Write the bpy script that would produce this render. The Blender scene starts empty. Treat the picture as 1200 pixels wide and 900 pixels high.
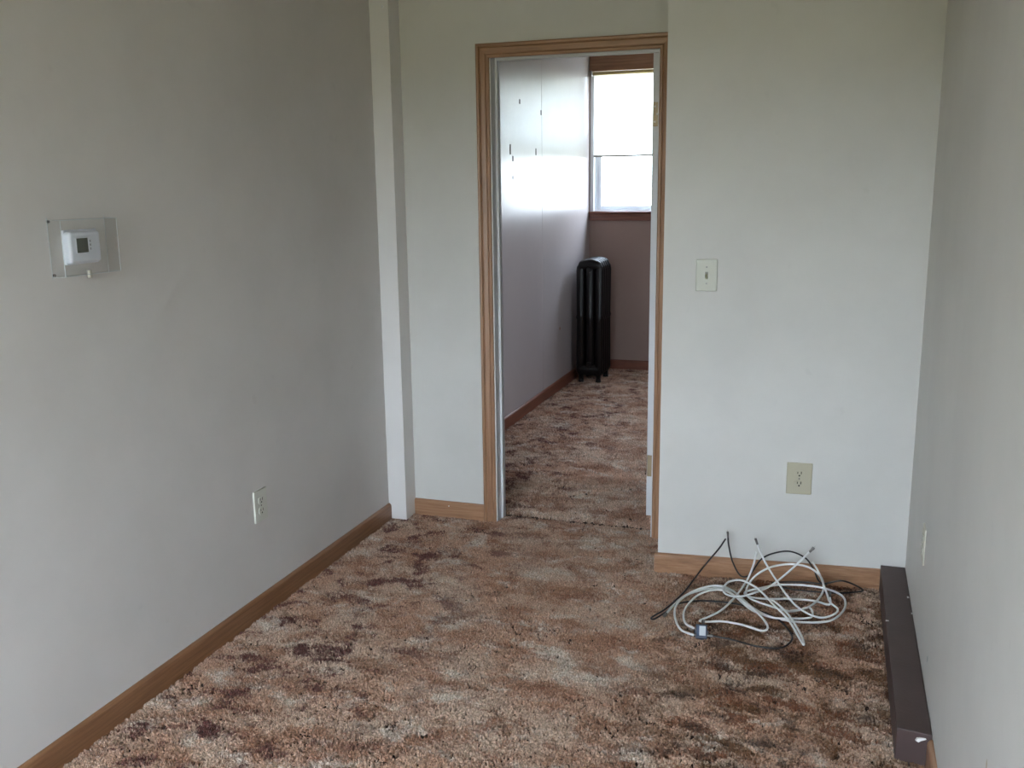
import bpy, bmesh, math, random
from mathutils import Vector, Matrix
random.seed(7)
C = bpy.context.scene.collection
scene = bpy.context.scene

# ------------------------------------------------------------------ camera
H = 1.5
F_PX, YAW, PITCH, ROLL = 1128.4, 0.3261, 0.2045, -0.0126
_fw = Vector((-math.sin(YAW)*math.cos(PITCH), math.cos(YAW)*math.cos(PITCH), -math.sin(PITCH)))
_r0 = Vector((math.cos(YAW), math.sin(YAW), 0)); _u0 = _r0.cross(_fw)
_R = math.cos(ROLL)*_r0 + math.sin(ROLL)*_u0
_U = -math.sin(ROLL)*_r0 + math.cos(ROLL)*_u0
cam_d = bpy.data.cameras.new('camera'); cam = bpy.data.objects.new('camera', cam_d); C.objects.link(cam)
cam_d.sensor_fit = 'HORIZONTAL'; cam_d.sensor_width = 36; cam_d.lens = 36*F_PX/1200
cam_d.clip_start = 0.02
m = Matrix((( _R.x, _U.x, -_fw.x, 0), (_R.y, _U.y, -_fw.y, 0), (_R.z, _U.z, -_fw.z, H), (0, 0, 0, 1)))
cam.matrix_world = m
scene.camera = cam

# ------------------------------------------------------------------ world, light, exposure
w = bpy.data.worlds.new('overcast'); scene.world = w; w.use_nodes = True
nt = w.node_tree; nt.nodes.clear()
out = nt.nodes.new('ShaderNodeOutputWorld'); bg = nt.nodes.new('ShaderNodeBackground')
tc = nt.nodes.new('ShaderNodeTexCoord'); sx = nt.nodes.new('ShaderNodeSeparateXYZ')
rp = nt.nodes.new('ShaderNodeValToRGB'); mr = nt.nodes.new('ShaderNodeMapRange')
mr.inputs['From Min'].default_value = -1; mr.inputs['From Max'].default_value = 1
nt.links.new(tc.outputs['Generated'], sx.inputs[0]); nt.links.new(sx.outputs['Z'], mr.inputs['Value'])
nt.links.new(mr.outputs[0], rp.inputs[0]); nt.links.new(rp.outputs[0], bg.inputs[0]); nt.links.new(bg.outputs[0], out.inputs[0])
e = rp.color_ramp.elements
e[0].position = 0.0; e[0].color = (.092, .094, .060, 1)          # lawn and paving below the horizon
e[1].position = 1.0; e[1].color = (.75, .90, 1.14, 1)           # overcast zenith
a = e.new(.485); a.color = (.135, .138, .090, 1)
a = e.new(.505); a.color = (.60, .67, .75, 1)
bg.inputs[1].default_value = 9.0

def portal(name, loc, rot, sx_, sy_):
    l = bpy.data.lights.new(name, 'AREA'); l.shape = 'RECTANGLE'; l.size = sx_; l.size_y = sy_
    l.cycles.is_portal = True
    o = bpy.data.objects.new(name, l); C.objects.link(o); o.location = loc; o.rotation_euler = rot
    return o
# daylight comes in by two real openings and one added side window; the portals only guide the sampling of the sky
RWX0, RWX1, RWZ0, RWZ1, RY = -1.82, 0.05, 0.50, 1.98, -1.0
portal('daylight_portal_rear', ((RWX0+RWX1)/2, RY-.14, (RWZ0+RWZ1)/2), (math.radians(90), 0, math.radians(180)), RWX1-RWX0, RWZ1-RWZ0)
portal('daylight_portal_far', (-1.42, 7.90, 1.82), (math.radians(90), 0, 0), 1.0, 1.10)
SWY0, SWY1, SWZ0, SWZ1, SWX = 4.70, 5.22, 1.15, 1.95, .30         # unseen side window, added to brighten the carpet past the doorway
portal('daylight_portal_added', (SWX+.16, (SWY0+SWY1)/2, (SWZ0+SWZ1)/2), (0, math.radians(90), 0), SWZ1-SWZ0, SWY1-SWY0)
for o in C.objects:                                              # portals shine along local -Z, into the rooms
    if o.name.startswith('daylight_portal_rear'): o.rotation_euler = (math.radians(-90), math.radians(180), 0)
    if o.name.startswith('daylight_portal_far'): o.rotation_euler = (math.radians(-90), 0, 0)

vs = scene.view_settings
scene.display_settings.display_device = 'sRGB'
vs.view_transform = 'Standard'; vs.look = 'None'; vs.gamma = 1; vs.use_curve_mapping = False
vs.exposure = 1.6

# ------------------------------------------------------------------ helpers
def unz(px, py, z):
    d = _fw + _R*((px-600)/F_PX) - _U*((py-450)/F_PX); return Vector((0, 0, H)) + d*((z-H)/d.z)
def uny(px, py, y):
    d = _fw + _R*((px-600)/F_PX) - _U*((py-450)/F_PX); return Vector((0, 0, H)) + d*(y/d.y)
def unx(px, py, x):
    d = _fw + _R*((px-600)/F_PX) - _U*((py-450)/F_PX); return Vector((0, 0, H)) + d*(x/d.x)

def lin(r, g, b):
    f = lambda c: (c/255/12.92) if c/255 <= .04045 else ((c/255+.055)/1.055)**2.4
    return (f(r), f(g), f(b), 1)

def mat(name, col, rough=.6, metal=0, spec=.5, bump=0, bscale=80, var=0, vscale=3, coat=0):
    M = bpy.data.materials.new(name); M.use_nodes = True; n = M.node_tree.nodes; L = M.node_tree.links
    p = n['Principled BSDF']; p.inputs['Base Color'].default_value = col
    p.inputs['Roughness'].default_value = rough; p.inputs['Metallic'].default_value = metal
    p.inputs['Specular IOR Level'].default_value = spec; p.inputs['Coat Weight'].default_value = coat
    g = n.new('ShaderNodeNewGeometry')
    if var:
        t = n.new('ShaderNodeTexNoise'); t.inputs['Scale'].default_value = vscale; t.inputs['Detail'].default_value = 5
        L.new(g.outputs['Position'], t.inputs['Vector'])
        mx = n.new('ShaderNodeMix'); mx.data_type = 'RGBA'
        mx.inputs['A'].default_value = tuple(c*(1-var) for c in col[:3])+(1,)
        mx.inputs['B'].default_value = tuple(min(1, c*(1+var)) for c in col[:3])+(1,)
        r = n.new('ShaderNodeMapRange'); r.inputs['From Min'].default_value = .3; r.inputs['From Max'].default_value = .7
        L.new(t.outputs['Fac'], r.inputs['Value']); L.new(r.outputs[0], mx.inputs['Factor'])
        L.new(mx.outputs['Result'], p.inputs['Base Color'])
    if bump:
        t = n.new('ShaderNodeTexNoise'); t.inputs['Scale'].default_value = bscale; t.inputs['Detail'].default_value = 4
        L.new(g.outputs['Position'], t.inputs['Vector'])
        b = n.new('ShaderNodeBump'); b.inputs['Strength'].default_value = bump; b.inputs['Distance'].default_value = .002
        L.new(t.outputs['Fac'], b.inputs['Height']); L.new(b.outputs[0], p.inputs['Normal'])
    return M

def wall_mat(name, col, rough=.55, smudge=.05, stain=None):
    """eggshell paint over old plaster: roller stipple, slow undulation, faint smudges"""
    M = mat(name, col, rough); n = M.node_tree.nodes; L = M.node_tree.links; p = n['Principled BSDF']
    g = n.new('ShaderNodeNewGeometry')
    a_ = n.new('ShaderNodeTexNoise'); a_.inputs['Scale'].default_value = 2.2; a_.inputs['Detail'].default_value = 6; a_.inputs['Roughness'].default_value = .6
    b_ = n.new('ShaderNodeTexNoise'); b_.inputs['Scale'].default_value = 260; b_.inputs['Detail'].default_value = 2
    c_ = n.new('ShaderNodeTexNoise'); c_.inputs['Scale'].default_value = 1.3; c_.inputs['Detail'].default_value = 1
    d_ = n.new('ShaderNodeTexNoise'); d_.inputs['Scale'].default_value = 14; d_.inputs['Detail'].default_value = 3
    for t in (a_, b_, c_, d_): L.new(g.outputs['Position'], t.inputs['Vector'])
    r = n.new('ShaderNodeMapRange'); r.inputs['From Min'].default_value = .35; r.inputs['From Max'].default_value = .65
    L.new(a_.outputs['Fac'], r.inputs['Value'])
    mx = n.new('ShaderNodeMix'); mx.data_type = 'RGBA'
    mx.inputs['A'].default_value = tuple(c*(1-smudge) for c in col[:3])+(1,); mx.inputs['B'].default_value = tuple(c*(1+smudge*.6) for c in col[:3])+(1,)
    L.new(r.outputs[0], mx.inputs['Factor'])
    # sparse scuffs
    s = n.new('ShaderNodeMapRange'); s.inputs['From Min'].default_value = .70; s.inputs['From Max'].default_value = .76; s.inputs['To Max'].default_value = .10
    L.new(d_.outputs['Fac'], s.inputs['Value'])
    m2 = n.new('ShaderNodeMix'); m2.data_type = 'RGBA'; m2.inputs['B'].default_value = tuple(c*.6 for c in col[:3])+(1,)
    L.new(s.outputs[0], m2.inputs['Factor']); L.new(mx.outputs['Result'], m2.inputs['A']); L.new(m2.outputs['Result'], p.inputs['Base Color'])
    b1 = n.new('ShaderNodeBump'); b1.inputs['Strength'].default_value = .25; b1.inputs['Distance'].default_value = .0012
    b2 = n.new('ShaderNodeBump'); b2.inputs['Strength'].default_value = .5; b2.inputs['Distance'].default_value = .012
    L.new(c_.outputs['Fac'], b2.inputs['Height']); L.new(b_.outputs['Fac'], b1.inputs['Height'])
    L.new(b2.outputs[0], b1.inputs['Normal']); L.new(b1.outputs[0], p.inputs['Normal'])
    return M

def wood_mat(name, c1, c2, c3, axis, rough=.38):
    """varnished oak; grain runs along axis"""
    M = bpy.data.materials.new(name); M.use_nodes = True; n = M.node_tree.nodes; L = M.node_tree.links; p = n['Principled BSDF']
    g = n.new('ShaderNodeNewGeometry'); mp = n.new('ShaderNodeMapping')
    sc = [60, 60, 60]; sc['xyz'.index(axis)] = 2.5; mp.inputs['Scale'].default_value = sc
    L.new(g.outputs['Position'], mp.inputs['Vector'])
    t = n.new('ShaderNodeTexNoise'); t.inputs['Scale'].default_value = 1.6; t.inputs['Detail'].default_value = 6; t.inputs['Roughness'].default_value = .65
    L.new(mp.outputs[0], t.inputs['Vector'])
    r = n.new('ShaderNodeValToRGB'); L.new(t.outputs['Fac'], r.inputs[0])
    r.color_ramp.elements[0].position = .3; r.color_ramp.elements[0].color = c1
    r.color_ramp.elements[1].position = .72; r.color_ramp.elements[1].color = c3
    k = r.color_ramp.elements.new(.5); k.color = c2
    L.new(r.outputs[0], p.inputs['Base Color']); p.inputs['Roughness'].default_value = rough
    b = n.new('ShaderNodeBump'); b.inputs['Strength'].default_value = .3; b.inputs['Distance'].default_value = .0006
    L.new(t.outputs['Fac'], b.inputs['Height']); L.new(b.outputs[0], p.inputs['Normal'])
    return M

def clear_mat(name, tint=(.97, .98, .98, 1), gloss=.12, rough=.03):
    M = bpy.data.materials.new(name); M.use_nodes = True; n = M.node_tree.nodes; L = M.node_tree.links
    n.remove(n['Principled BSDF']); o = n['Material Output']
    tr = n.new('ShaderNodeBsdfTransparent'); tr.inputs[0].default_value = tint
    gl = n.new('ShaderNodeBsdfGlossy'); gl.inputs['Roughness'].default_value = rough
    lw = n.new('ShaderNodeLayerWeight'); fr = n.new('ShaderNodeMath'); fr.operation = 'POWER'; fr.inputs[1].default_value = 5
    L.new(lw.outputs['Facing'], fr.inputs[0])
    ad = n.new('ShaderNodeMath'); ad.operation = 'ADD'; ad.inputs[1].default_value = gloss; ad.use_clamp = True
    mx = n.new('ShaderNodeMixShader'); L.new(fr.outputs[0], ad.inputs[0]); L.new(ad.outputs[0], mx.inputs[0])
    L.new(tr.outputs[0], mx.inputs[1]); L.new(gl.outputs[0], mx.inputs[2]); L.new(mx.outputs[0], o.inputs[0])
    return M

def obj(name, bm, m, parent=None, smooth=False, **props):
    me = bpy.data.meshes.new(name)
    bmesh.ops.recalc_face_normals(bm, faces=bm.faces)
    bm.to_mesh(me); bm.free()
    if m: me.materials.append(m)
    if smooth:
        for p_ in me.polygons: p_.use_smooth = True
    o = bpy.data.objects.new(name, me); C.objects.link(o)
    if parent:
        o.parent = parent; o.matrix_parent_inverse = parent.matrix_world.inverted()
    for k_, v_ in props.items(): o[k_] = v_
    return o
def struct(name, bm, m, parent=None, **p): return obj(name, bm, m, parent, kind='structure', **p) if not parent else obj(name, bm, m, parent, **p)
def thing(name, loc, label, category, group=None):
    o = bpy.data.objects.new(name, None); C.objects.link(o); o.location = loc; o.empty_display_size = .05
    o.matrix_world = Matrix.Translation(loc)
    o['label'] = label; o['category'] = category
    if group: o['group'] = group
    return o

def box(bm, x0, x1, y0, y1, z0, z1, bev=0, M=None, seg=2):
    r = bmesh.ops.create_cube(bm, size=1); v = r['verts']
    for q in v: q.co = Vector(((x0+x1)/2+q.co.x*(x1-x0), (y0+y1)/2+q.co.y*(y1-y0), (z0+z1)/2+q.co.z*(z1-z0)))
    if bev:
        ed = list({e_ for q in v for e_ in q.link_edges})
        rr = bmesh.ops.bevel(bm, geom=ed, offset=bev, segments=seg, affect='EDGES', profile=.5)
        v = list({q for f_ in rr['faces'] for q in f_.verts} | {q for q in v if q.is_valid})
    if M is not None: bmesh.ops.transform(bm, matrix=M, verts=[q for q in v if q.is_valid])
    return bm
def B(*a, **k): return box(bmesh.new(), *a, **k)

def cyl(bm, p0, p1, r0, r1=None, seg=16, cap=True):
    r1 = r0 if r1 is None else r1
    p0 = Vector(p0); p1 = Vector(p1); d = (p1-p0).normalized()
    u = d.orthogonal().normalized(); v = d.cross(u)
    A = [bm.verts.new(p0+(u*math.cos(2*math.pi*i/seg)+v*math.sin(2*math.pi*i/seg))*r0) for i in range(seg)]
    Z = [bm.verts.new(p1+(u*math.cos(2*math.pi*i/seg)+v*math.sin(2*math.pi*i/seg))*r1) for i in range(seg)]
    for i in range(seg): bm.faces.new((A[i], A[(i+1) % seg], Z[(i+1) % seg], Z[i]))
    if cap: bm.faces.new(A[::-1]); bm.faces.new(Z)
    return bm

def tube(bm, pts, r, seg=8):
    rings = []; prev = None
    for i, p_ in enumerate(pts):
        d = (pts[min(i+1, len(pts)-1)]-pts[max(i-1, 0)]).normalized()
        u = (prev - d*prev.dot(d)).normalized() if prev is not None else d.orthogonal().normalized()
        prev = u; v = d.cross(u)
        rings.append([bm.verts.new(p_+(u*math.cos(2*math.pi*k/seg)+v*math.sin(2*math.pi*k/seg))*r) for k in range(seg)])
    for a_, b_ in zip(rings, rings[1:]):
        for k in range(seg): bm.faces.new((a_[k], a_[(k+1) % seg], b_[(k+1) % seg], b_[k]))
    bm.faces.new(rings[0][::-1]); bm.faces.new(rings[-1])
    return bm

def catmull(P, n=8):
    Q = [P[0]*2-P[1]]+P+[P[-1]*2-P[-2]]; out_ = []
    for i in range(1, len(Q)-2):
        a_, b_, c_, d_ = Q[i-1:i+3]
        for k in range(n):
            t = k/n
            out_.append(.5*((2*b_)+(c_-a_)*t+(2*a_-5*b_+4*c_-d_)*t*t+(3*b_-a_-3*c_+d_)*t**3))
    out_.append(P[-1]); return out_

def prism(bm, prof, frame0, frame1):
    """sweep a closed 2-D profile between two frames (functions profile point -> 3-D point)"""
    A = [bm.verts.new(frame0(*p_)) for p_ in prof]; Z = [bm.verts.new(frame1(*p_)) for p_ in prof]
    k = len(prof)
    for i in range(k): bm.faces.new((A[i], A[(i+1) % k], Z[(i+1) % k], Z[i]))
    bm.faces.new(A[::-1]); bm.faces.new(Z); return bm

# ------------------------------------------------------------------ materials
PAINT = lin(207, 204, 198)
M_wall = wall_mat('wall_paint', PAINT)
M_wallL = wall_mat('wall_paint_left', lin(210, 205, 200))
M_ceil = mat('ceiling_paint', lin(215, 214, 208), .8, bump=.2)
M_panel = wall_mat('semi_gloss_panel', lin(178, 168, 166), .30, .05)
M_farback = wall_mat('far_wall_paint', lin(150, 124, 114), .5, .04)
M_white = mat('white_trim_paint', lin(212, 211, 212), .5, var=.02)
M_white_frame = mat('white_window_paint', lin(225, 228, 232), .35)
oc = (lin(134, 98, 72), lin(158, 118, 88), lin(176, 136, 106))
M_oakx = wood_mat('oak_trim_x', *oc, 'x'); M_oaky = wood_mat('oak_trim_y', *oc, 'y'); M_oakz = wood_mat('oak_trim_z', *oc, 'z')
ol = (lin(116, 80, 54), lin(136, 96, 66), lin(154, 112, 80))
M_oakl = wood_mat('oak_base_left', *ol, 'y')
dk = (lin(92, 52, 40), lin(118, 68, 50), lin(138, 84, 62))
M_dkx = wood_mat('dark_oak_x', *dk, 'x', .35); M_dky = wood_mat('dark_oak_y', *dk, 'y', .35)
M_brown = mat('dark_brown_paint', lin(74, 57, 54), .55, bump=.3, bscale=90, var=.12, vscale=9)
M_chip = mat('bare_white_chip', lin(225, 222, 220), .7, var=.05)
M_iron = mat('black_iron_enamel', lin(20, 17, 17), .33, spec=.35, bump=.25, bscale=60)
M_ivory = mat('ivory_plastic', lin(188, 186, 160), .35, var=.03)
M_beige = mat('beige_plastic', lin(182, 175, 152), .38, var=.03)
M_slot = mat('dark_slot', lin(40, 36, 32), .6)
M_steel = mat('nickel_metal', lin(130, 126, 122), .35, 1, bump=.1)
M_brass = mat('aged_brass', lin(158, 140, 112), .45, .5, bump=.1)
M_tstat = mat('thermostat_plastic', lin(222, 224, 232), .4, var=.02)
M_lcd = mat('grey_lcd', lin(74, 78, 66), .2, var=.05)
M_guard = clear_mat('clear_guard_plastic', (.93, .935, .93, 1), .05, .08)
M_guard_edge = mat('guard_edge', lin(205, 212, 214), .15)
M_glass = clear_mat('window_glass', (.97, .98, .98, 1), .02)
M_wcable = mat('white_cable_jacket', lin(228, 228, 226), .4, var=.03)
M_bcable = mat('black_cable_jacket', lin(34, 28, 28), .4, var=.1)
M_label = mat('white_label', lin(215, 220, 225), .5)
M_blue = mat('blue_print', lin(90, 104, 130), .5)
M_alu = mat('cast_zinc', lin(120, 126, 140), .35, .8)

def blind_mat():
    M = bpy.data.materials.new('white_blind_vinyl'); M.use_nodes = True; n = M.node_tree.nodes; L = M.node_tree.links
    n.remove(n['Principled BSDF']); o = n['Material Output']
    d = n.new('ShaderNodeBsdfDiffuse'); d.inputs[0].default_value = (.8, .8, .77, 1)
    t = n.new('ShaderNodeBsdfTranslucent'); t.inputs[0].default_value = (.93, .94, .92, 1)
    g = n.new('ShaderNodeNewGeometry'); ns = n.new('ShaderNodeTexNoise'); ns.inputs['Scale'].default_value = 300
    L.new(g.outputs['Position'], ns.inputs['Vector'])
    b = n.new('ShaderNodeBump'); b.inputs['Strength'].default_value = .1; b.inputs['Distance'].default_value = .001
    L.new(ns.outputs['Fac'], b.inputs['Height']); L.new(b.outputs[0], d.inputs['Normal'])
    mx = n.new('ShaderNodeMixShader'); mx.inputs[0].default_value = .85
    L.new(d.outputs[0], mx.inputs[1]); L.new(t.outputs[0], mx.inputs[2]); L.new(mx.outputs[0], o.inputs[0]); return M
M_blind = blind_mat()

def carpet_mat(name, dark=0.0):
    M = bpy.data.materials.new(name); M.use_nodes = True; n = M.node_tree.nodes; L = M.node_tree.links; p = n['Principled BSDF']
    p.inputs['Roughness'].default_value = .95; p.inputs['Specular IOR Level'].default_value = .1
    p.inputs['Sheen Weight'].default_value = .15
    g = n.new('ShaderNodeNewGeometry')
    def noise(scale, det, off, dist=0, rough=.55, stretch=(1, 1, 0)):
        mp = n.new('ShaderNodeMapping'); mp.inputs['Location'].default_value = off; mp.inputs['Scale'].default_value = stretch
        L.new(g.outputs['Position'], mp.inputs['Vector'])
        t = n.new('ShaderNodeTexNoise'); t.inputs['Scale'].default_value = scale; t.inputs['Detail'].default_value = det
        t.inputs['Distortion'].default_value = dist; t.inputs['Roughness'].default_value = rough
        L.new(mp.outputs[0], t.inputs['Vector']); return t.outputs['Fac']
    def rng(s, a_, b_, t0=0, t1=1):
        r = n.new('ShaderNodeMapRange'); r.interpolation_type = 'SMOOTHSTEP'
        r.inputs['From Min'].default_value = a_; r.inputs['From Max'].default_value = b_
        r.inputs['To Min'].default_value = t0; r.inputs['To Max'].default_value = t1
        L.new(s, r.inputs['Value']); return r.outputs[0]
    def mix(fac, A_, B_):
        m_ = n.new('ShaderNodeMix'); m_.data_type = 'RGBA'
        L.new(fac, m_.inputs['Factor'])
        for k_, v_ in (('A', A_), ('B', B_)):
            if isinstance(v_, tuple): m_.inputs[k_].default_value = v_
            else: L.new(v_, m_.inputs[k_])
        return m_.outputs['Result']
    def mul(a_, b_):
        q = n.new('ShaderNodeMath'); q.operation = 'MULTIPLY'
        for i, v_ in enumerate((a_, b_)):
            if isinstance(v_, (int, float)): q.inputs[i].default_value = v_
            else: L.new(v_, q.inputs[i])
        return q.outputs[0]
    def add(a_, b_):
        q = n.new('ShaderNodeMath'); q.operation = 'ADD'; L.new(a_, q.inputs[0]); L.new(b_, q.inputs[1]); return q.outputs[0]
    st = (.85, 1.15, 0)
    jit = rng(noise(120, 2, (4, 8, 0)), .3, .7, -.035, .035)      # patch edges fray tuft by tuft
    def patch(scale, off, a_, b_, dist=.35):
        return rng(add(noise(scale, 7, off, dist, .68, st), jit), a_, b_)
    base = mix(rng(noise(3.2, 4, (3, 1, 0)), .38, .62), lin(202, 174, 152), lin(192, 153, 128))
    sepx = n.new('ShaderNodeSeparateXYZ'); L.new(g.outputs['Position'], sepx.inputs[0])
    # the dye shifts across the roll: wine red at the left, rust and olive brown at the right, plain tan in the middle
    redside = rng(sepx.outputs['X'], -.8, -1.6)
    rustside = rng(sepx.outputs['X'], -.75, -.15)
    c0 = mix(mul(patch(7, (5, 11, 0), .50, .64), .7), base, lin(218, 208, 194))
    c1 = mix(mul(patch(6, (0, 0, 0), .47, .62), .75), c0, lin(156, 110, 84))
    c2 = mix(mul(patch(9, (7, 3, 0), .53, .66), .6), c1, lin(130, 78, 54))
    c3 = mix(mul(patch(8.5, (17, 9, 0), .50, .62), rng(redside, 0, 1, .08, .95)), c2, lin(98, 56, 52))
    c4 = mix(mul(patch(7, (27, 19, 0), .46, .60), rng(rustside, 0, 1, .10, .9)), c3, lin(108, 72, 42))
    c4b = mix(mul(patch(8, (51, 13, 0), .52, .62), rng(rustside, 0, 1, .10, .85)), c4, lin(124, 74, 46))
    c5 = mix(mul(patch(9, (37, 29, 0), .50, .66), rng(rustside, 0, 1, .12, .8)), c4b, lin(62, 40, 30))
    # every tuft its own shade
    fine = noise(170, 1, (1, 2, 0), 0, .5)
    v = n.new('ShaderNodeMix'); v.data_type = 'RGBA'; v.blend_type = 'MULTIPLY'; v.inputs['Factor'].default_value = 1
    L.new(c5, v.inputs['A'])
    cc = n.new('ShaderNodeCombineColor'); rf = rng(fine, .32, .68, .62, 1.26)
    for k_ in ('Red', 'Green', 'Blue'): L.new(rf, cc.inputs[k_])
    L.new(cc.outputs[0], v.inputs['B'])
    if dark:
        hs = n.new('ShaderNodeHueSaturation'); hs.inputs['Saturation'].default_value = 1-dark; hs.inputs['Value'].default_value = 1+dark*3  # greyer far carpet, its colour also brightened to stand in for daylight
        L.new(v.outputs['Result'], hs.inputs['Color']); L.new(hs.outputs[0], p.inputs['Base Color'])
    else: L.new(v.outputs['Result'], p.inputs['Base Color'])
    return M
M_carpet = carpet_mat('shag_carpet'); M_carpet2 = carpet_mat('shag_carpet_far_brightened', .06)

# ------------------------------------------------------------------ the setting
XFR = .30
XL, XR, YD, YP, YP2 = -1.8967, .2994, 3.9237, 3.5695, 3.6528
XE, XC, YC = -.6095, -1.8089, 3.8186
XF, YB, YW2 = -1.925, 7.68, 4.035
ZI, X2, X4 = 2.0115, -1.4082, -.6984
ZC = 2.62; ZF = -.014
YPm = lambda x: YP+(YP2-YP)*(x-XE)/(XR-XE)

fl = struct('floor', B(-2.1, .5, RY-.1, 7.95, -.12, ZF), mat('carpet_backing', lin(70, 55, 45), .95, bump=.5))
struct('ceiling', B(-2.1, .5, RY-.1, 7.95, ZC, ZC+.1), M_ceil)
struct('wall_left', B(XL-.12, XL, RY, 4.0, ZF, ZC), M_wallL)
struct('wall_right', B(XR, XR+.12, RY, YP2+.3, ZF, ZC), M_wall)
bm = bmesh.new(); WX0, WX1 = X2-.012, X4+.012
box(bm, XL-.12, WX0, YD, YW2, ZF, ZC); box(bm, WX1, XR+.12, YD, YW2, ZF, ZC); box(bm, WX0, WX1, YD, YW2, ZI+.025, ZC)
struct('wall_back', bm, M_wall)
bm = bmesh.new()                                                  # chimney-breast like block that stands proud beside the door
prism(bm, [(XE, YP), (XR+.05, YPm(XR+.05)), (XR+.05, YD), (XE, YD)], lambda x, y: Vector((x, y, ZF)), lambda x, y: Vector((x, y, ZC)))
struct('wall_projecting', bm, M_wall)
bm = bmesh.new()
box(bm, XL-.12, RWX0, RY-.12, RY, ZF, ZC); box(bm, RWX1, XR+.12, RY-.12, RY, ZF, ZC)
box(bm, RWX0, RWX1, RY-.12, RY, ZF, RWZ0); box(bm, RWX0, RWX1, RY-.12, RY, RWZ1, ZC)
struct('wall_rear', bm, M_wall)
# boxed pipe chase in the corner, its foot ending just above the carpet
ch = struct('trim_1', B(XL, XC, YC, YD, .0, ZC, bev=.0015), mat('chase_paint', lin(222, 218, 214), .45, bump=.1, var=.02))
ch['label'] = 'white boxed pipe chase standing in the left back corner'
bm = bmesh.new(); pk = uny(448, 8, YC); cyl(bm, (pk.x, YC, pk.z), (pk.x, YC-.0025, pk.z), .006, .005, 12)
obj('screw_cap', bm, M_white, ch)

# far room
wl = struct('wall_far_left', B(XF-.12, XF, 4.0, YB+.2, ZF, ZC), mat('panel_backing', lin(90, 82, 78), .7))
seams = [4.035, 5.15, 6.37, YB]
for s0, s1 in zip(seams, seams[1:]):
    obj('wall_panel', B(XF, XF+.004, s0+.0015, s1-.0015, ZF, ZC, bev=.0012, seg=1), M_panel, wl)
for px, py, hgt in ((598, 175, .030), (601, 186, .016), (628, 178, .022), (609, 119, .014), (634, 132, .016), (601, 208, .010), (656, 385, .010)):
    q = unx(px, py, XF+.004)
    bm = bmesh.new(); box(bm, XF+.004, XF+.0050, q.y-.010, q.y+.010, q.z-hgt, q.z+hgt, bev=.0004, seg=1)
    obj('scuff_mark', bm, mat('scuff_mark', lin(88, 78, 76) if py < 300 else lin(170, 120, 90), .8), wl)
FWX0, FWX1, FWZ0, FWZ1 = -1.915, -.93, 1.275, 2.40                # window opening
bm = bmesh.new()
box(bm, XF-.12, FWX0, YB, YB+.22, ZF, ZC); box(bm, FWX1, XFR+.12, YB, YB+.22, ZF, ZC)
box(bm, FWX0, FWX1, YB, YB+.22, ZF, FWZ0-.01); box(bm, FWX0, FWX1, YB, YB+.22, FWZ1, ZC)
struct('wall_far_back', bm, M_farback)
bm = bmesh.new()
box(bm, XFR, XFR+.12, YW2, SWY0, ZF, ZC); box(bm, XFR, XFR+.12, SWY1, YB+.2, ZF, ZC)
box(bm, XFR, XFR+.12, SWY0, SWY1, ZF, SWZ0); box(bm, XFR, XFR+.12, SWY0, SWY1, SWZ1, ZC)
struct('wall_far_right', bm, M_farback)
bm = bmesh.new(); xa, xb = XFR+.04, XFR+.09
box(bm, xa, xb, SWY0, SWY0+.045, SWZ0, SWZ1, bev=.003); box(bm, xa, xb, SWY1-.045, SWY1, SWZ0, SWZ1, bev=.003)
box(bm, xa, xb, SWY0+.045, SWY1-.045, SWZ0, SWZ0+.045, bev=.003); box(bm, xa, xb, SWY0+.045, SWY1-.045, SWZ1-.045, SWZ1, bev=.003)
w3 = struct('added_window', bm, M_white_frame)  # added window out of view, there only to light the far carpet
obj('pane', B(xa+.02, xa+.024, SWY0+.045, SWY1-.045, SWZ0+.045, SWZ1-.045), M_glass, w3)

# ---- baseboards
def baseprof(hh, t): return [(0, ZF), (t, ZF), (t, hh*.80), (t*.92, hh*.90), (t*.62, hh*.97), (t*.3, hh), (0, hh)]
def baseboard(name, A_, Bp, nrm, hh, t, mt, **k):
    A_ = Vector(A_+(0,)); Bp = Vector(Bp+(0,)); nv = Vector(nrm+(0,))
    bm_ = prism(bmesh.new(), baseprof(hh, t), lambda d, z: A_+nv*d+Vector((0, 0, z)), lambda d, z: Bp+nv*d+Vector((0, 0, z)))
    return struct(name, bm_, mt, **k)
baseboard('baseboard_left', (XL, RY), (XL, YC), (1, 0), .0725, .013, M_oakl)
bbb = baseboard('baseboard_back', (XC, YD), (X2-.0573, YD), (0, -1), .0725, .012, M_oakx)
q = uny(526, 593, YD-.0125); obj('nail_head', cyl(bmesh.new(), (q.x, YD-.0115, q.z), (q.x, YD-.0135, q.z), .0028, seg=8), M_chip, bbb)
nn = Vector((YP2-YP, -(XR-XE), 0)).normalized()
baseboard('baseboard_projecting', (XE-.013, YPm(XE-.013)), (.214, YPm(.214)), (nn.x, nn.y), .0745, .013, M_oakx)
baseboard('baseboard_right', (XR, RY), (XR, 2.47), (-1, 0), .082, .013, M_oaky)
baseboard('baseboard_far_left', (XF+.004, YW2), (XF+.004, YB), (1, 0), .075, .016, M_dky)
baseboard('baseboard_far_back', (XF+.004, YB), (XFR, YB), (0, -1), .075, .014, M_dkx)

# ---- doorway: jamb lining, stops, moulded casing, the leaf standing open into the far room
bm = bmesh.new(); JL, JR, JT = X2+.005, X4-.005, ZI-.005+.010
box(bm, WX0, JL, YD-.001, YW2+.001, ZF, JT+.014); box(bm, JR, WX1, YD-.001, YW2+.001, ZF, JT+.014)
box(bm, JL, JR, YD-.001, YW2+.001, JT, JT+.014)
door = struct('door_1', bm, M_white); door['label'] = 'white jamb of the doorway to the far room'
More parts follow.
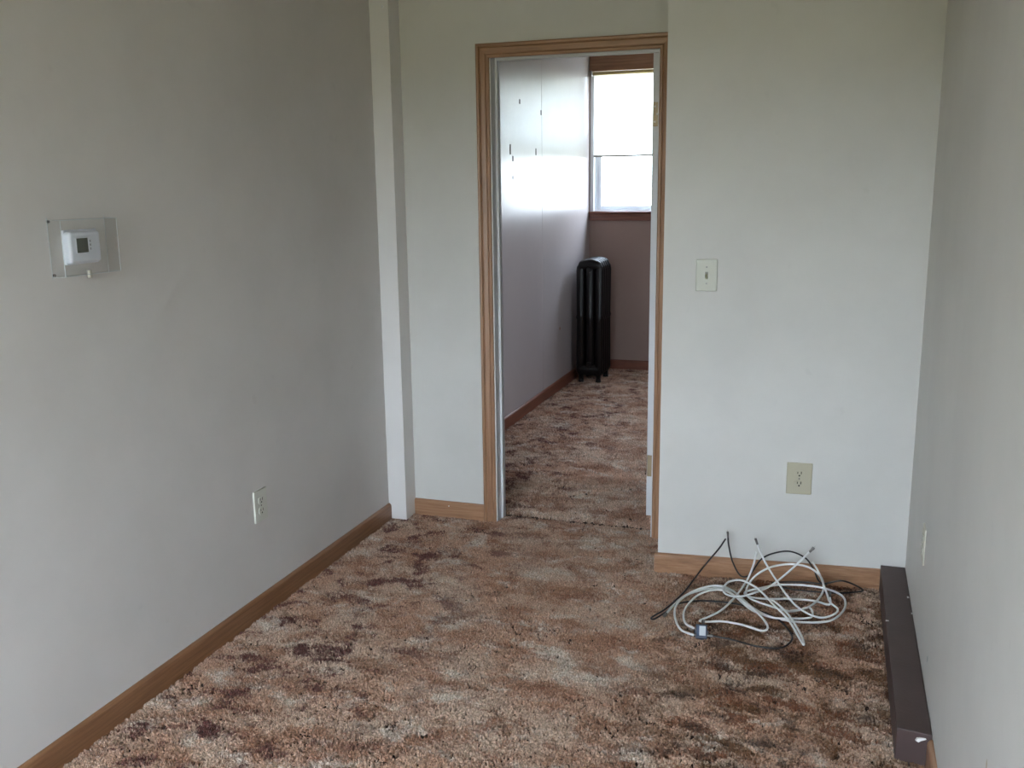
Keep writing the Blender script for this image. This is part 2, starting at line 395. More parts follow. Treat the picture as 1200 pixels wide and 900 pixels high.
# casing sweep
cp = [(0, 0), (0, .006), (.003, .009), (.011, .0095), (.0145, .0065), (.018, .010), (.033, .0125), (.0385, .0125), (.042, .009), (.0455, .014), (.0535, .015), (.0573, .012), (.0573, 0)]
ZB = ZI+.0
for s, x0 in ((-1, X2), (1, X4)):
    b_ = prism(bmesh.new(), cp, lambda w_, d: Vector((x0+s*w_, YD-d, ZF)), lambda w_, d: Vector((x0+s*w_, YD-d, ZB+w_)))
    obj('casing', b_, M_oakz, door)
b_ = prism(bmesh.new(), cp, lambda w_, d: Vector((X2-w_, YD-d, ZB+w_)), lambda w_, d: Vector((X4+w_, YD-d, ZB+w_)))
obj('casing', b_, M_oakx, door)
for s, x0 in ((1, JL), (-1, JR)):
    b_ = bmesh.new()
    if s > 0: box(b_, x0, x0+.011, 3.972, 4.004, .0, JT, bev=.0015)
    else: box(b_, x0-.006, x0, 3.972, 4.000, .0, JT, bev=.0015)
    obj('door_stop', b_, M_white, door)
obj('door_stop', B(JL+.011, JR-.006, 3.972, 4.004, JT-.011, JT, bev=.0015), M_white, door)
leaf = obj('door_leaf', B(-.7462, -.7112, YW2+.003, YW2+.70, .055, JT-.006, bev=.0015), M_white, door)
for zc in (1.772, .284):
    b_ = bmesh.new(); box(b_, -.7440, -.7150, YW2+.0005, YW2+.003, zc-.048, zc+.048, bev=.0008, seg=1)
    hg = obj('hinge_leaf', b_, M_brass, leaf)
    b_ = bmesh.new()
    for dz in (-.03, 0, .03): cyl(b_, (-.733 + (.006 if dz == 0 else -.003), YW2+.0006, zc+dz), (-.733+(.006 if dz == 0 else -.003), YW2-.0010, zc+dz), .0045, .003, 10)
    obj('hinge_screw', b_, M_chip if zc > 1 else M_brass, leaf)
b_ = bmesh.new()
for zc in (1.772, .284): cyl(b_, (-.7085, YW2+.006, zc-.048), (-.7085, YW2+.006, zc+.048), .0055, seg=12)
obj('hinge_pin', b_, M_brass, leaf)

# ---- far window
b_ = bmesh.new(); t = .03
box(b_, FWX0, FWX0+t, YB+.0, YB+.20, FWZ0, FWZ1, bev=.002); box(b_, FWX1-t, FWX1, YB+.0, YB+.20, FWZ0, FWZ1, bev=.002)
box(b_, FWX0+t, FWX1-t, YB+.0, YB+.20, FWZ1-t, FWZ1, bev=.002); box(b_, FWX0+t, FWX1-t, YB+.02, YB+.20, FWZ0, FWZ0+.012, bev=.002)
win = struct('window_1', b_, M_white_frame)
def sash(z0, z1, y):
    b2 = bmesh.new(); s_ = .045; xa, xb = FWX0+t, FWX1-t
    box(b2, xa, xa+s_, y, y+.03, z0, z1, bev=.003); box(b2, xb-s_, xb, y, y+.03, z0, z1, bev=.003)
    box(b2, xa+s_, xb-s_, y, y+.03, z0, z0+.032, bev=.003); box(b2, xa+s_, xb-s_, y, y+.03, z1-.03, z1, bev=.003)
    o = obj('sash', b2, M_white_frame, win)
    obj('pane', B(xa+s_-.004, xb-s_+.004, y+.013, y+.017, z0+.028, z1-.026), M_glass, o); return o
sash(FWZ0+.012, 1.86, YB+.075); sash(1.83, FWZ1-t, YB+.115)
b_ = bmesh.new()
for xx in (FWX0+t, FWX1-t-.012): box(b_, xx, xx+.012, YB+.055, YB+.073, FWZ0+.012, FWZ1-t, bev=.002)
obj('parting_bead', b_, M_white_frame, win)
obj('header_casing', B(XF+.005, FWX1+.07, YB-.018, YB, 2.355, 2.50, bev=.004), wood_mat('mid_oak_x', lin(120, 84, 62), lin(142, 100, 74), lin(160, 116, 88), 'x'), win)
obj('side_casing', B(FWX1-.004, FWX1+.068, YB-.016, YB, 1.26, 2.355, bev=.004), M_dkx, win)
obj('sill', B(XF+.005, FWX1+.09, YB-.030, YB+.02, 1.262, FWZ0+.002, bev=.004), M_dkx, win)
obj('apron', B(XF+.005, FWX1+.07, YB-.016, YB, 1.205, 1.262, bev=.004), M_dkx, win)
# roller blind
rb = thing('roller_blind', (-1.42, YB-.03, 2.335), 'white roller blind half drawn over the bright far window', 'blind')
obj('roller', cyl(bmesh.new(), (-1.885, YB-.040, 2.335), (-.905, YB-.040, 2.335), .013, seg=16), mat('roller_wood', lin(190, 165, 110), .5, var=.1), rb, True)
for xx in (-1.900, -.900): obj('bracket', B(xx-.006, xx+.006, YB-.060, YB-.0185, 2.315, 2.358, bev=.002), M_steel, rb)
b_ = bmesh.new(); nx, nz = 2, 24
for xa, xb in ((-1.878, -.912),):
    vs_ = []
    for k in range(nz+1):
        z_ = 2.335 - (2.335-1.715)*k/nz; yy = YB-.027+.0015*math.sin(k*.7)
        vs_.append([b_.verts.new((x_, yy, z_)) for x_ in (xa, (xa+xb)/2, xb)])
    for k in range(nz):
        for i in range(2): b_.faces.new((vs_[k][i], vs_[k][i+1], vs_[k+1][i+1], vs_[k+1][i]))
sh = obj('shade', b_, M_blind, rb)
md = sh.modifiers.new('thick', 'SOLIDIFY'); md.thickness = .0006
obj('hem_bar', B(-1.878, -.912, YB-.031, YB-.025, 1.702, 1.716, bev=.002), mat('hem_vinyl', lin(150, 146, 140), .5), rb)

# rear window (behind the camera): frame, one mullion and glass
b_ = bmesh.new(); y0 = RY-.08
box(b_, RWX0, RWX0+.04, y0, y0+.05, RWZ0, RWZ1, bev=.003); box(b_, RWX1-.04, RWX1, y0, y0+.05, RWZ0, RWZ1, bev=.003)
box(b_, RWX0+.04, RWX1-.04, y0, y0+.05, RWZ0, RWZ0+.04, bev=.003); box(b_, RWX0+.04, RWX1-.04, y0, y0+.05, RWZ1-.04, RWZ1, bev=.003)
xm = (RWX0+RWX1)/2; box(b_, xm-.025, xm+.025, y0, y0+.05, RWZ0+.04, RWZ1-.04, bev=.003)
w2 = struct('window_2', b_, M_white_frame)
for xa, xb in ((RWX0+.04, xm-.025), (xm+.025, RWX1-.04)): obj('pane', B(xa, xb, y0+.02, y0+.024, RWZ0+.04, RWZ1-.04), M_glass, w2)

# ------------------------------------------------------------------ carpet pile (instanced tufts)
M_base = mat('carpet_base', lin(74, 56, 46), .95, var=.2, vscale=30)
def tuft_mesh(seed):
    rd = random.Random(seed); bm_ = bmesh.new()
    for k in range(4):
        a_ = k*1.57+rd.random(); rr = .0021*rd.uniform(.6, 1.1) if k else 0
        c = Vector((math.cos(a_)*rr, math.sin(a_)*rr, 0)); tip = c*2.1+Vector((rd.uniform(-.001, .001), rd.uniform(-.001, .001), rd.uniform(.0105, .0145)))
        mid = c*1.5+Vector((0, 0, .0065))
        rings = []
        for P, r in ((c, .0012), (mid, .0019), (tip-Vector((0, 0, .0015)), .0017)):
            rings.append([bm_.verts.new(P+Vector((math.cos(2*math.pi*i/4+a_)*r, math.sin(2*math.pi*i/4+a_)*r, 0))) for i in range(4)])
        tp = bm_.verts.new(tip)
        for A_, Z_ in zip(rings, rings[1:]):
            for i in range(4): bm_.faces.new((A_[i], A_[(i+1) % 4], Z_[(i+1) % 4], Z_[i]))
        for i in range(4): bm_.faces.new((rings[-1][i], rings[-1][(i+1) % 4], tp))
    me = bpy.data.meshes.new('tuft'); bm_.to_mesh(me); bm_.free()
    for p_ in me.polygons: p_.use_smooth = True
    return me

def pile(name, x0, x1, y0, y1, density, m_, seed, scale=1.0, label=None):
    b2 = bmesh.new(); box(b2, x0, x1, y0, y1, ZF-.001, ZF+.0005)
    o = obj(name, b2, M_base, fl, kind='stuff')
    tm = tuft_mesh(seed); tm.materials.append(m_)
    ng = bpy.data.node_groups.new(name, 'GeometryNodeTree')
    ng.interface.new_socket('Geometry', in_out='INPUT', socket_type='NodeSocketGeometry')
    ng.interface.new_socket('Geometry', in_out='OUTPUT', socket_type='NodeSocketGeometry')
    N = ng.nodes.new; L = ng.links.new
    gi, go = N('NodeGroupInput'), N('NodeGroupOutput')
    # emit only from the top face
    nm = N('GeometryNodeInputNormal'); sp = N('ShaderNodeSeparateXYZ'); cm = N('FunctionNodeCompare'); cm.inputs[1].default_value = .5
    L(nm.outputs[0], sp.inputs[0]); L(sp.outputs['Z'], cm.inputs[0])
    dp = N('GeometryNodeDistributePointsOnFaces'); dp.distribute_method = 'RANDOM'; dp.inputs['Density'].default_value = density; dp.inputs['Seed'].default_value = seed
    L(gi.outputs[0], dp.inputs['Mesh']); L(cm.outputs[0], dp.inputs['Selection'])
    ps = N('GeometryNodeInputPosition')
    ns = N('ShaderNodeTexNoise'); ns.inputs['Scale'].default_value = 11; ns.inputs['Detail'].default_value = 3; L(ps.outputs[0], ns.inputs['Vector'])
    sb = N('ShaderNodeVectorMath'); sb.operation = 'SUBTRACT'; sb.inputs[1].default_value = (.5, .5, .5); L(ns.outputs['Color'], sb.inputs[0])
    sc = N('ShaderNodeVectorMath'); sc.operation = 'MULTIPLY'; sc.inputs[1].default_value = (5.2, 5.2, 0); L(sb.outputs[0], sc.inputs[0])
    rv = N('FunctionNodeRandomValue'); rv.data_type = 'FLOAT_VECTOR'; rv.inputs[0].default_value = (-.35, -.35, 0); rv.inputs[1].default_value = (.35, .35, 6.283)
    ad = N('ShaderNodeVectorMath'); ad.operation = 'ADD'; L(sc.outputs[0], ad.inputs[0]); L(rv.outputs[0], ad.inputs[1])
    it = N('GeometryNodeObjectInfo')
    src = bpy.data.objects.new('tuft_source', tm)
    inst_mesh = N('GeometryNodeInstanceOnPoints')
    # the tuft geometry is carried by an unlinked helper object used only as data
    it.inputs[0].default_value = src
    L(dp.outputs['Points'], inst_mesh.inputs['Points']); L(it.outputs['Geometry'], inst_mesh.inputs['Instance'])
    L(ad.outputs[0], inst_mesh.inputs['Rotation'])
    # height: slow swells, plus parted lines (low ridges of a second noise)
    n2 = N('ShaderNodeTexNoise'); n2.inputs['Scale'].default_value = 8; n2.inputs['Detail'].default_value = 2.5; L(ps.outputs[0], n2.inputs['Vector'])
    s2 = N('ShaderNodeMath'); s2.operation = 'SUBTRACT'; s2.inputs[1].default_value = .5; L(n2.outputs['Fac'], s2.inputs[0])
    ab = N('ShaderNodeMath'); ab.operation = 'ABSOLUTE'; L(s2.outputs[0], ab.inputs[0])
    r1 = N('ShaderNodeMapRange'); r1.inputs['From Min'].default_value = 0; r1.inputs['From Max'].default_value = .024; r1.inputs['To Min'].default_value = .22; r1.inputs['To Max'].default_value = 1.05
    L(ab.outputs[0], r1.inputs['Value'])
    n3 = N('ShaderNodeTexNoise'); n3.inputs['Scale'].default_value = 2.3; L(ps.outputs[0], n3.inputs['Vector'])
    r3 = N('ShaderNodeMapRange'); r3.inputs['From Min'].default_value = .42; r3.inputs['From Max'].default_value = .55; r3.inputs['To Min'].default_value = 0; r3.inputs['To Max'].default_value = 1
    L(n3.outputs['Fac'], r3.inputs['Value'])
    mxx = N('ShaderNodeMix'); mxx.data_type = 'FLOAT'; mxx.inputs[2].default_value = 1.0
    L(r3.outputs[0], mxx.inputs[0]); L(r1.outputs[0], mxx.inputs[3])
    r2 = N('FunctionNodeRandomValue'); r2.data_type = 'FLOAT'; r2.inputs[2].default_value = .8*scale; r2.inputs[3].default_value = 1.2*scale
    ml = N('ShaderNodeMath'); ml.operation = 'MULTIPLY'; L(mxx.outputs[0], ml.inputs[0]); L(r2.outputs[1], ml.inputs[1])
    L(ml.outputs[0], inst_mesh.inputs['Scale'])
    jn = N('GeometryNodeJoinGeometry'); L(gi.outputs[0], jn.inputs[0]); L(inst_mesh.outputs[0], jn.inputs[0]); L(jn.outputs[0], go.inputs[0])
    o.modifiers.new('pile', 'NODES').node_group = ng
    if label: o['label'] = label
    return o
pile('carpet_pile', XL, XR, .9, 4.014, 32000, M_carpet, 3, 1.0)
pile('carpet_pile', XL, XR, RY, .9, 3000, M_carpet, 5, 2.0)
pile('carpet_pile', XF, XFR, 4.044, YB, 16000, M_carpet2, 4, 1.15, 'greyer stretch of the same carpet beyond the doorway')

# ------------------------------------------------------------------ brown boxed board along the right wall
bx0 = .2130
bb = thing('floor_duct_box', (.256, 3.06, 0), 'long dark brown painted wooden box on the carpet along right wall', 'box')
b_ = bmesh.new(); y1 = YPm(.21)-.002
box(b_, bx0, XR-.001, 2.487, y1, -.010, .0905, bev=.0022)
for v_ in b_.verts:                                              # end corner by the wall is knocked a little out of true
    if v_.co.y < 2.6 and v_.co.x > .28: v_.co.y -= .006; v_.co.z -= .002 if v_.co.z > .05 else 0
    if v_.co.y < 2.6 and v_.co.x < .24: v_.co.y += .003
obj('body', b_, M_brown, bb)
def chip(px, py, pts, plane):
    b2 = bmesh.new(); q_ = unz(px, py, .0905) if plane == 'top' else uny(px, py, 2.483)
    k = len(pts); A_, Z_ = [], []
    for u, v_ in pts:
        if plane == 'top': A_.append(b2.verts.new((q_.x+u, q_.y+v_, .0903))); Z_.append(b2.verts.new((q_.x+u*.9, q_.y+v_*.9, .0915)))
        else: A_.append(b2.verts.new((q_.x+u, 2.4860, q_.z+v_))); Z_.append(b2.verts.new((q_.x+u*.9, 2.4800, q_.z+v_*.9)))
    for i in range(k): b2.faces.new((A_[i], A_[(i+1) % k], Z_[(i+1) % k], Z_[i]))
    b2.faces.new(A_[::-1]); b2.faces.new(Z_)
    obj('paint_chip', b2, M_chip, bb)
chip(1080, 867, [(-.016, -.004), (-.008, -.008), (-.002, -.003), (.012, .004), (.010, .007), (-.004, .006), (-.012, .004)], 'end')
chip(1039.5, 727.5, [(-.005, -.004), (.005, -.003), (.006, .004), (-.004, .005)], 'top')
chip(1064, 700, [(-.003, -.008), (.004, -.006), (.003, .008), (-.003, .007)], 'top')
chip(1068.5, 719, [(-.002, -.007), (.002, -.006), (.002, .007), (-.002, .006)], 'top')

# ------------------------------------------------------------------ wall plates
def plate_frame(o_, n_):                                          # local x right, local y out of wall, z up
    n_ = Vector(n_).normalized(); z = Vector((0, 0, 1)); x = z.cross(n_) * -1
    # viewed from the room: right-hand direction
    return Matrix(((x.x, n_.x, 0, o_[0]), (x.y, n_.y, 0, o_[1]), (x.z, n_.z, 1, o_[2]), (0, 0, 0, 1)))
def T(bm_, M_): bmesh.ops.transform(bm_, matrix=M_, verts=bm_.verts); return bm_
def outlet(pos, nrm, w_, h_, mt, label, group='wall outlets of the front room'):
    M_ = plate_frame(pos, nrm); o = thing('wall_outlet', pos, label, 'outlet', group)
    b2 = bmesh.new(); box(b2, -w_/2, w_/2, -.001, .0062, -h_/2, h_/2, bev=.0028, seg=3); obj('cover_plate', T(b2, M_), mt, o)
    for s_ in (-1, 1):
        b3 = bmesh.new(); k = 20; A_, Z_ = [], []
        for i in range(k):
            a_ = 2*math.pi*i/k; x_ = max(-.0168, min(.0168, math.cos(a_)*.0185)); z_ = max(-.0135, min(.0135, math.sin(a_)*.0165))+s_*.0195
            A_.append(b3.verts.new((x_, .005, z_))); Z_.append(b3.verts.new((x_*.97, .0082, z_)))
        for i in range(k): b3.faces.new((A_[i], A_[(i+1) % k], Z_[(i+1) % k], Z_[i]))
        b3.faces.new(Z_); rc = obj('receptacle', T(b3, M_), mt, o)
        b4 = bmesh.new(); box(b4, -.0078, -.0048, .0075, .0086, s_*.0195-.001, s_*.0195+.009); box(b4, .0050, .0076, .0075, .0086, s_*.0195, s_*.0195+.008)
        cyl(b4, (0, .0075, s_*.0195-.0068), (0, .0086, s_*.0195-.0068), .0032, seg=10)
        obj('slot', T(b4, M_), M_slot, rc)
    b5 = cyl(bmesh.new(), (0, .005, 0), (0, .0078, 0), .0034, .0028, 12); obj('screw', T(b5, M_), M_steel, o)
    return o
M_orange = mat('warm_beige_plastic', lin(170, 140, 112), .45)
lo = unx(304, 594, XL)
outlet((XL, 2.799, .397), (1, 0, 0), .078, .116, mat('pale_plate', lin(205, 204, 192), .4, var=.03), 'cream electrical outlet low on the left wall above the baseboard')
qo = uny(936.5, 560.5, YPm(-.093))
outlet((qo.x, YPm(qo.x), qo.z), (nn.x, nn.y, 0), .092, .122, M_beige, 'beige duplex outlet on the back wall above the pile of cables')
outlet((XR+.002, 3.055, .400), (-1, 0, 0), .072, .115, mat('painted_plate', lin(196, 192, 176), .45, var=.03), 'ivory outlet seen edge-on on the right wall over the brown box')

qs = uny(828, 322.5, YPm(-.456)); pos = (qs.x, YPm(qs.x), qs.z); M_ = plate_frame(pos, (nn.x, nn.y, 0))
sw = thing('light_switch', pos, 'ivory toggle light switch on the wall right of the doorway', 'switch')
b_ = bmesh.new(); box(b_, -.0385, .0385, -.001, .0062, -.0585, .0585, bev=.0026, seg=3)
obj('cover_plate', T(b_, M_), mat('switch_plate', lin(186, 186, 172), .3, var=.03), sw)
b_ = bmesh.new(); box(b_, -.0055, .0055, .005, .0068, -.0125, .0125, bev=.0006, seg=1); obj('toggle_slot', T(b_, M_), mat('toggle_shadow', lin(128, 126, 112), .5), sw)
b_ = bmesh.new(); box(b_, -.0045, .0045, -.004, .016, -.0045, .0045, bev=.0015)
bmesh.ops.transform(b_, matrix=Matrix.Translation((0, .006, -.001)) @ Matrix.Rotation(math.radians(-32), 4, 'X'), verts=b_.verts)
obj('toggle', T(b_, M_), M_ivory, sw)
for s_ in (-1, 1):
    b_ = cyl(bmesh.new(), (0, .005, s_*.030), (0, .0074, s_*.030), .0034, .0028, 12); obj('screw', T(b_, M_), M_steel, sw)

# ------------------------------------------------------------------ thermostat and its clear guard
# local frame on left wall: x runs away from the camera (+y world), y out of wall (+x world)
tz = 1.3535
ts = thing('thermostat', (XL, 2.06, tz), 'white wall thermostat with small grey display inside clear guard', 'thermostat')
b_ = bmesh.new(); box(b_, XL-.001, XL+.008, 2.005, 2.122, tz-.045, tz+.045, bev=.003); obj('back_plate', b_, M_tstat, ts)
b_ = bmesh.new(); box(b_, XL+.008, XL+.032, 1.997, 2.108, tz-.041, tz+.041, bev=.009, seg=4); obj('body', b_, M_tstat, ts, False)
ty0, ty1 = unx(89.5, 287, XL+.032).y, unx(102.5, 287, XL+.032).y
tz0, tz1 = unx(96, 296, XL+.032).z, unx(96, 279, XL+.032).z
b_ = bmesh.new(); box(b_, XL+.0315, XL+.0335, ty0-.003, ty1+.003, tz0-.003, tz1+.003, bev=.001, seg=1); obj('bezel', b_, M_tstat, ts)
b_ = bmesh.new(); box(b_, XL+.033, XL+.0342, ty0, ty1, tz0, tz1); obj('display', b_, M_lcd, ts)
b_ = bmesh.new()
for k in (-1, 0, 1): box(b_, XL+.0315, XL+.0340, ty1+.008, ty1+.0115, (tz0+tz1)/2+k*.010-.003, (tz0+tz1)/2+k*.010+.003, bev=.0008, seg=1)
obj('button', b_, mat('grey_button', lin(140, 142, 150), .5), ts)

gy0, gy1, gz0, gz1 = 1.957, 2.212, 1.276, 1.432
gd = .044
gu = thing('thermostat_guard', (XL, (gy0+gy1)/2, gz0), 'clear plastic locking guard box around the white thermostat', 'guard box')
cy0, cy1 = gy0, 2.160
b_ = bmesh.new()
prof = [(cy0, XL+.0035), (cy1, XL+.0035), (cy1-.008, XL+gd), (cy0+.008, XL+gd)]
def ringpts(z_, ins):
    yy0, yy1 = cy0+ins, cy1-ins
    return [Vector((XL+.0035, yy0, z_)), Vector((XL+.0035, yy1, z_))]
zt, zb = gz1-.006, gz0+.006
base = [Vector((XL+.0035, cy0, zb)), Vector((XL+.0035, cy1, zb)), Vector((XL+.0035, cy1, zt)), Vector((XL+.0035, cy0, zt))]
fr_ = [Vector((XL+gd, cy0+.001, zb+.001)), Vector((XL+gd, cy1-.001, zb+.001)), Vector((XL+gd, cy1-.001, zt-.001)), Vector((XL+gd, cy0+.001, zt-.001))]
vb = [b_.verts.new(p_) for p_ in base]; vf = [b_.verts.new(p_) for p_ in fr_]
for i in range(4): b_.faces.new((vb[i], vb[(i+1) % 4], vf[(i+1) % 4], vf[i]))
b_.faces.new(vf)
cv = obj('cover', b_, M_guard, gu)
b_ = bmesh.new()
for i in range(4): tube(b_, [fr_[i], fr_[(i+1) % 4]], .0008, 6)
for i in (0, 3, 1, 2): tube(b_, [base[i], fr_[i]], .0005, 6)
for a_, c_ in ((Vector((XL+.003, gy0, gz0)), Vector((XL+.003, gy0, gz1))), (Vector((XL+.003, cy1, gz0)), Vector((XL+.003, cy1, gz1)))): tube(b_, [a_, c_], .0007, 6)
obj('moulded_edge', b_, M_guard_edge, cv)
lk = unx(105, 321, XL+.03)
for yy, zz in ((gy0+.004, zt-.004), (gy0+.006, zb+.004)): obj('wall_screw', cyl(bmesh.new(), (XL+.001, yy, zz), (XL+.006, yy, zz), .004, seg=10), M_steel, gu)
b_ = bmesh.new(); cyl(b_, (XL+.03, lk.y, zb+.010), (XL+.03, lk.y, zb-.007), .0065, seg=14); cyl(b_, (XL+.03, lk.y, zb-.007), (XL+.03, lk.y, zb-.010), .0078, .007, 14)
obj('lock', b_, mat('satin_lock_metal', lin(196, 192, 180), .35, .8), cv)

# ------------------------------------------------------------------ scuffed patch low on the right wall
for px, py, hy, hz, cc_ in ((1156.5, 896, .006, .012, (176, 160, 130)), (1087, 772, .008, .012, (150, 158, 156))):
    q = unx(px, py, XR); b_ = bmesh.new(); k = 9; vv = []
    for i in range(k):
        a_ = 2*math.pi*i/k; r_ = random.uniform(.7, 1.2); vv.append(b_.verts.new((XR-.0006, q.y+math.cos(a_)*hy*r_, q.z+math.sin(a_)*hz*r_)))
    b_.faces.new(vv); obj('scuff_mark', b_, mat('scuff_on_right_wall', lin(*cc_), .7), bpy.data.objects['wall_right'])

# ------------------------------------------------------------------ radiator: three-column cast iron, end on
ra = thing('radiator', (-1.764, 7.21, 0), 'black cast iron column radiator in the corner below the far window', 'radiator')
RX, RW_, RH = -1.764, .214, .938
def rad_section(y, first):
    b2 = bmesh.new(); r_ = .034
    xs = (-RW_/2+r_, 0, RW_/2-r_)
    z0, z1 = .085, RH-.085
    for i, x_ in enumerate(xs):
        top = RH-.055 if i != 1 else RH-.036
        P = [Vector((RX+x_, y, z0-.02)), Vector((RX+x_, y, .30)), Vector((RX+x_, y, .60)), Vector((RX+x_, y, top))]
        n_ = 10; rings = []
        for pz, rs in ((z0-.03, .6), (z0, 1), (.48, .90), (.50, 1.05), (.52, .90), (top-.03, 1), (top, .85), (top+.022, .45)):
            rings.append([b2.verts.new((RX+x_+math.cos(2*math.pi*k/n_)*r_*rs, y+math.sin(2*math.pi*k/n_)*.026*rs, pz)) for k in range(n_)])
        for A_, Z_ in zip(rings, rings[1:]):
            for k in range(n_): b2.faces.new((A_[k], A_[(k+1) % n_], Z_[(k+1) % n_], Z_[k]))
        b2.faces.new(rings[0][::-1]); b2.faces.new(rings[-1])
    # rounded headers joining the columns, top and bottom
    for zc, hh, amp in ((RH-.075, .045, 1), (.105, .05, -.25)):
        n_ = 12; sec = []
        for j in range(11):
            u = -1+2*j/10; xx = RX+u*(RW_/2-.006); zz = zc+amp*.040*math.sqrt(max(0, 1-u*u))*(1 if amp > 0 else 1)
            rs = .55+.45*math.sqrt(max(0, 1-u**4)) if abs(u) < 1 else .35
            sec.append([b2.verts.new((xx, y+math.cos(2*math.pi*k/n_)*.027*rs, zz+math.sin(2*math.pi*k/n_)*hh*rs*.9)) for k in range(n_)])
        for A_, Z_ in zip(sec, sec[1:]):
            for k in range(n_): b2.faces.new((A_[k], A_[(k+1) % n_], Z_[(k+1) % n_], Z_[k]))
        b2.faces.new(sec[0][::-1]); b2.faces.new(sec[-1])
    return b2
s0 = obj('section', rad_section(7.085, True), M_iron, ra, True)
for k in range(1, 5):
    c_ = s0.copy(); C.objects.link(c_); c_.location = s0.location+Vector((0, .062*k, 0))
for yy in (7.085, 7.085+4*.062):
    for sx_ in (-1, 1):
        b2 = bmesh.new(); cyl(b2, (RX+sx_*.068, yy, -.010), (RX+sx_*.068, yy, .03), .024, .018, 12); cyl(b2, (RX+sx_*.068, yy, .03), (RX+sx_*.068, yy, .12), .018, .028, 12)
        obj('foot', b2, M_iron, ra, True)
for zz in (.14, RH-.075): obj('end_plug', cyl(bmesh.new(), (RX, 7.062, zz), (RX, 7.050, zz), .022, .020, 8), M_iron, ra)

# ------------------------------------------------------------------ cables
def cpt(cx, cy, z, ycap=3.515):
    px, py = 740+cx/3.75, 600+cy/3.75
    P = unz(px, py, z); cap = ycap + .0 if px < 1000 else ycap+.03
    if P.y > cap: P = uny(px, py, cap)
    P.z = max(P.z, z); return P
def cable(name, pts, r, mt, zoff, label, ends, grp, ycap=3.515):
    P = [cpt(p_[0], p_[1], (p_[2] if len(p_) > 2 else 0)+zoff, ycap) for p_ in pts]
    S = catmull(P, 8)
    o = thing(name, (P[0].x, P[0].y, 0), label, 'cable', grp)
    obj('jacket', tube(bmesh.new(), S, r, 10), mt, o, True)
    for which in ends:
        a_, d = (S[0], (S[0]-S[2]).normalized()) if which == 'start' else (S[-1], (S[-1]-S[-3]).normalized())
        b2 = bmesh.new(); cyl(b2, a_-d*.004, a_+d*.010, r*1.15, r*1.2, 12); cyl(b2, a_+d*.009, a_+d*.019, r*1.45, r*1.45, 6)
        cn = obj('connector', b2, M_steel, o)
        obj('pin', cyl(bmesh.new(), a_+d*.018, a_+d*.027, .0007, .0004, 6), M_brass, cn)
    return o
G = 'cables in the tangled pile'
cable('coaxial_cable', [(152, 448), (185, 410), (235, 368), (310, 334, .01), (385, 324, .012), (450, 350, .01), (530, 418), (610, 460), (740, 484), (870, 478), (932, 432), (935, 380), (880, 345, .01), (780, 324, .01), (650, 320, .01), (560, 336, .01), (500, 352), (515, 372), (590, 382), (700, 382), (800, 390), (868, 407), (872, 372, .02)],
      .0040, M_wcable, .004, 'white coax cable whose bare end points left and whose loop reaches furthest right', ['start', 'end'], G)
cable('coaxial_cable', [(272, 541, .006), (215, 515), (190, 455), (200, 405), (250, 362), (335, 338), (400, 335), (450, 365), (520, 425), (610, 462), (700, 468), (790, 462), (780, 420), (700, 437), (600, 410), (520, 378), (505, 340), (540, 285), (600, 247), (660, 232), (720, 230), (785, 246), (835, 290), (842, 345), (810, 395), (760, 425), (700, 434)],
      .0038, M_wcable, .011, 'white coax cable from the splitter rising in a tall round loop beside the baseboard', [], G)
cable('coaxial_cable', [(272, 510, .010), (235, 485), (234, 430), (285, 370), (350, 344), (410, 346), (470, 378), (550, 440), (597, 498), (575, 522), (480, 494), (400, 481), (335, 482), (300, 478), (345, 458), (400, 428), (458, 370), (505, 305), (535, 235, .02), (549, 175, .02)],
      .0038, M_wcable, .018, 'white coax cable from the splitter with a low oval loop and one straight rising leg', [], G, 3.50)
cable('coaxial_cable', [(552, 138, .1), (562, 165, .09), (590, 225, .04), (630, 290, .02), (700, 388), (760, 438), (830, 464), (890, 450), (906, 426), (872, 395, .01), (852, 340, .02), (825, 270, .04), (795, 218, .05)],
      .0036, M_wcable, .024, 'white coax cable with its connector standing up highest of the white ends left of centre', ['start'], G, 3.47)
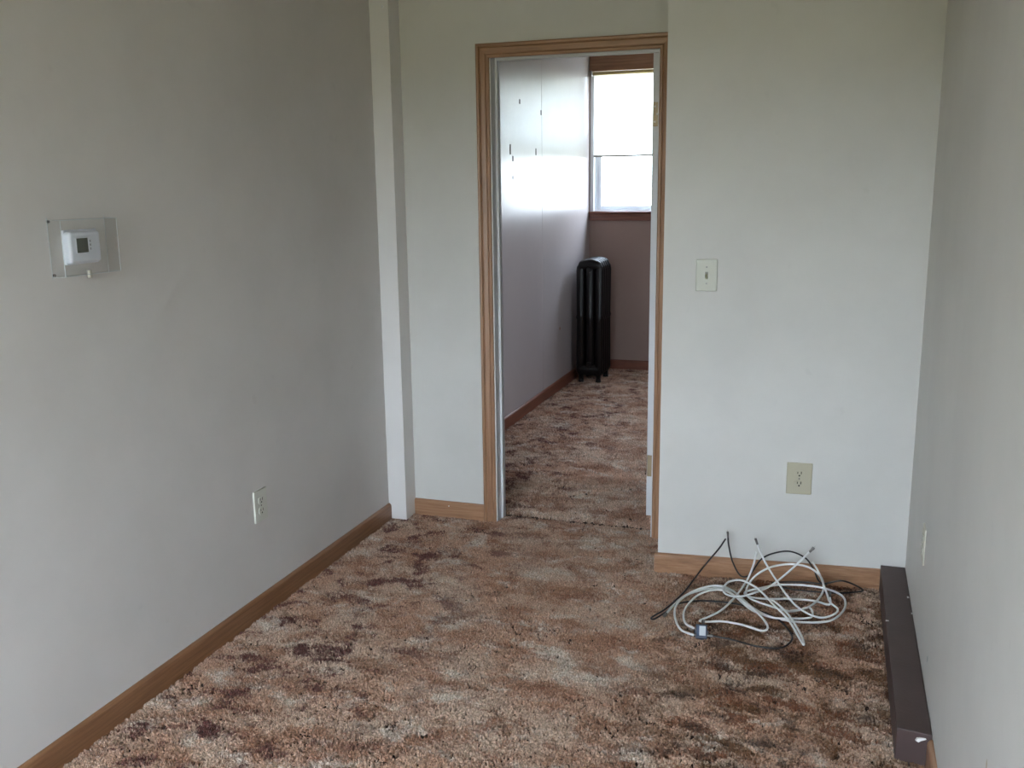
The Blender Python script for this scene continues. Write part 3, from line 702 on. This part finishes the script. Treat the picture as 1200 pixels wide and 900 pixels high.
cable('coaxial_cable', [(786, 172, .06), (745, 212), (680, 272), (610, 325), (540, 355), (470, 372), (415, 360), (405, 335), (430, 306), (490, 302), (560, 342), (620, 402), (690, 474), (742, 562), (758, 583), (745, 540), (690, 452), (630, 395), (590, 378)],
      .0038, M_wcable, .030, 'white coax cable folding to a sharp tip towards the camera, connector end raised at right', ['start'], G, 3.49)
cable('coaxial_cable', [(414, 118, .05), (385, 160, .02), (330, 225), (275, 295), (225, 358), (150, 425), (90, 462), (100, 470), (150, 440), (200, 405), (300, 390), (450, 402), (550, 430), (640, 470), (688, 515), (705, 560), (655, 597), (550, 590), (450, 563), (345, 542, .004)],
      .0031, M_bcable, .003, 'black coax cable rising in a sharp peak at left and curving in to the splitter', [], G, 3.49)
cable('coaxial_cable', [(424, 108, .09), (428, 150), (445, 220), (480, 280), (520, 275), (570, 208), (630, 180), (700, 174), (765, 203), (800, 250), (835, 312), (930, 303), (1015, 340), (985, 352), (900, 356), (780, 348), (680, 335), (620, 312), (740, 308), (860, 318)],
      .0031, M_bcable, .0065, 'black coax cable arching over the white coils and looping out towards brown box', ['start'], G, 3.53)

# splitter
sp_c = cpt(307, 528, .012)
Ms = Matrix.Translation(sp_c) @ Matrix.Rotation(math.radians(8), 4, 'Z') @ Matrix.Rotation(math.radians(35), 4, 'X')
so = thing('cable_splitter', (sp_c.x, sp_c.y, 0), 'small metal coax splitter with a white and blue sticker at end of cables', 'splitter')
b2 = bmesh.new(); box(b2, -.019, .019, -.026, .026, -.008, .008, bev=.002); box(b2, -.024, .024, -.010, .010, -.008, -.005, bev=.001, seg=1)
obj('body', T(b2, Ms), M_alu, so)
b2 = B(-.015, .015, -.020, .020, .008, .0088); obj('sticker', T(b2, Ms), M_blue, so)
b2 = B(-.007, .014, -.018, .018, .0088, .0094); st_ = obj('sticker', T(b2, Ms), M_label, so)
st_['label'] = 'white half of the sticker'
for x0, y0_, dx, dy in ((-.019, .011, -1, 0), (-.019, -.013, -1, 0), (.019, -.011, 1, 0), (.006, .026, 0, 1)):
    b2 = bmesh.new(); cyl(b2, (x0, y0_, 0), (x0+dx*.012, y0_+dy*.012, 0), .0046, seg=12); cyl(b2, (x0+dx*.010, y0_+dy*.010, 0), (x0+dx*.019, y0_+dy*.019, 0), .0060, seg=6)
    obj('port', T(b2, Ms), M_steel, so)
